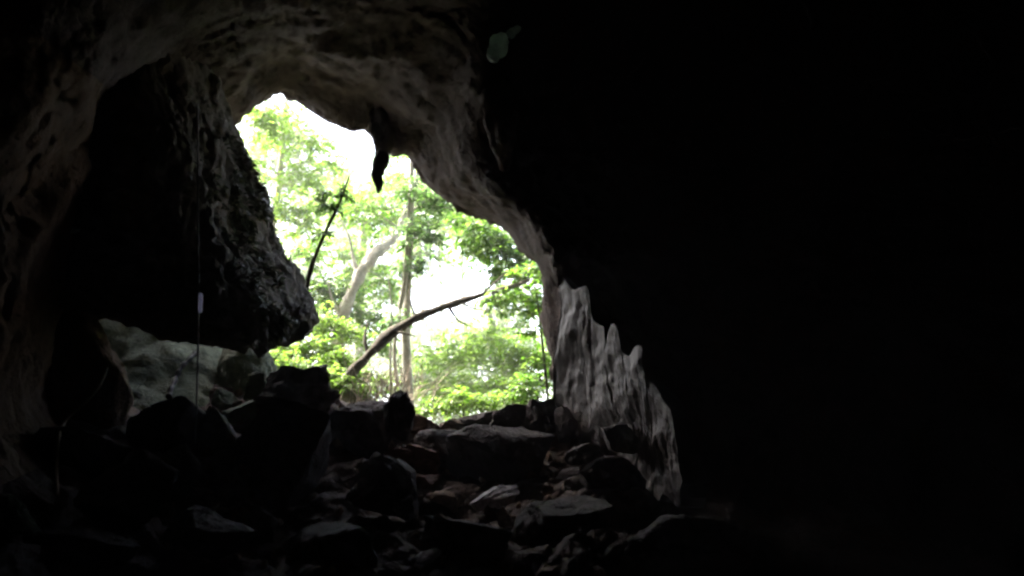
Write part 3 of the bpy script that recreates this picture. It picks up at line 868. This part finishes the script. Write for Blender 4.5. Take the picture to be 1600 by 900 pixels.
# dry twigs and grass on the sill, small stones on the slope
rnd = random.Random(77)
m = MB()
for _ in range(150):
    px, py = rnd.gauss(600, 35), rnd.uniform(575, 640)
    a = P(px, py + 20, rnd.uniform(14.2, 15.4)); d = Vector((rnd.gauss(0, .35), rnd.gauss(0, .3), rnd.uniform(.4, 1))).normalized()
    l = rnd.uniform(.25, .8)
    m.tube([a, a + d * l * .5 + Vector((rnd.gauss(0, .04), 0, 0)), a + d * l + Vector((rnd.gauss(0, .1), 0, -.08))], [.008, .006, .002], 3, cap=False)
tag(m.build('dry_twigs', M['twig']), 'tangle of dry brown twigs and stalks behind the pointed rock', 'twigs', None, 'stuff')

m = MB()
V2, F2 = ICO[2]
nst = 0
while nst < 300:
    px, py = rnd.uniform(250, 940), 600 + 300 * rnd.random() ** 1.5
    h = floor_bvh.ray_cast(CAM, ray(px, py))
    if h[0] is None: continue
    s = rnd.uniform(.015, .07) * (1.4 if rnd.random() < .1 else 1)
    e = Euler((rnd.uniform(0, 6), rnd.uniform(0, 6), rnd.uniform(0, 6))).to_matrix()
    b = len(m.v)
    for v in V2:
        q = v * (1 + .5 * noise.noise(v * 1.3 + Vector((nst, 0, 0))))
        m.v.append(h[0] + e @ Vector((q.x * s * 1.4, q.y * s, q.z * s * .6)))
    m.f += [tuple(i + b for i in f) for f in F2]
    nst += 1
tag(m.build('rubble', M['brown'], smooth=False), 'small broken stones strewn over the dark slope', 'rubble', None, 'stuff')

# moss tufts and rootlets on the lit edge of the overhanging block
dg = BVHTree.FromPolygons([Vector(v) for v in vs and [x.co + hang.location for x in hang.data.vertices]], [tuple(p.vertices) for p in hang.data.polygons])
m = MB()
tries = 0
while tries < 2600:
    tries += 1
    py = rnd.uniform(190, 540)
    edge = 380 + max(0, (py - 190)) * .34
    px = edge - abs(rnd.gauss(0, 45))
    h = dg.ray_cast(CAM, ray(px, py))
    if h[0] is None: continue
    nn = h[1] if h[1].dot(ray(px, py)) < 0 else -h[1]
    if fbm(h[0], 1.3, 3) < 0.0: continue
    d = (nn + Vector((rnd.gauss(0, .6), rnd.gauss(0, .6), rnd.gauss(-.2, .6)))).normalized()
    l = rnd.uniform(.04, .13)
    m.leaf(h[0] - d * .01, d, Vector((rnd.gauss(0, 1), rnd.gauss(0, 1), rnd.gauss(0, 1))), l, l * .3, .4)
tag(m.build('moss', M['moss'], smooth=False), 'ragged moss and small ferns on the edge of the overhanging block', 'moss', None, 'stuff')

# ------------------------------------------------------------------ haze added in place of lens glare
hv = [(x, y, z) for x in (-540, 540) for y in (-60, 660) for z in (-12, 40)]
mh, nt, out = new_mat('glare_haze')
pv = nt.nodes.new('ShaderNodeVolumePrincipled')
pv.inputs['Density'].default_value = .0035
pv.inputs['Color'].default_value = (.96, .97, .98, 1)
nt.links.new(pv.outputs[0], out.inputs['Volume'])
tag(mesh_obj('haze', hv, [(0, 1, 3, 2), (4, 6, 7, 5), (0, 4, 5, 1), (2, 3, 7, 6), (0, 2, 6, 4), (1, 5, 7, 3)], mh, None, False),
    'thin added haze standing in for lens glare over the trees outside', 'haze', None, 'stuff')

# ------------------------------------------------------------------ light, camera, render
w = bpy.data.worlds.new('World')
bpy.context.scene.world = w
w.use_nodes = True
nt = w.node_tree
bg = nt.nodes['Background']
sky = nt.nodes.new('ShaderNodeTexSky')
sky.sky_type = 'NISHITA'
sky.sun_disc = False
EL, AZ = R(58), R(285)      # azimuth measured clockwise from +Y
sky.sun_elevation = EL
sky.sun_rotation = AZ
sky.dust_density = 7.0
sky.ozone_density = 0.4
sky.altitude = 100
nt.links.new(sky.outputs[0], bg.inputs['Color'])
bg.inputs['Strength'].default_value = 0.15
sd = bpy.data.lights.new('Sun', 'SUN')
sd.energy = 4.0; sd.angle = R(.5); sd.color = (1, .95, .87)
so = bpy.data.objects.new('Sun', sd)
C.objects.link(so)
to_sun = Vector((math.sin(AZ) * math.cos(EL), math.cos(AZ) * math.cos(EL), math.sin(EL)))
so.rotation_euler = to_sun.to_track_quat('Z', 'Y').to_euler()

cd = bpy.data.cameras.new('Camera')
cd.dof.use_dof = True; cd.dof.focus_distance = 11.0; cd.dof.aperture_fstop = 1.3
cd.lens = 36; cd.sensor_width = 36; cd.clip_start = .05; cd.clip_end = 3000
co = bpy.data.objects.new('Camera', cd)
co.location = CAM; co.rotation_euler = (R(90) + PITCH, 0, 0)
C.objects.link(co)
sc = bpy.context.scene
sc.camera = co
sc.view_settings.view_transform = 'Standard'
sc.view_settings.look = 'None'
sc.view_settings.exposure = 3.85
sc.view_settings.gamma = 1
sc.cycles.use_denoising = True
sc.cycles.max_bounces = 10
sc.cycles.diffuse_bounces = 6
sc.cycles.filter_width = 2.5
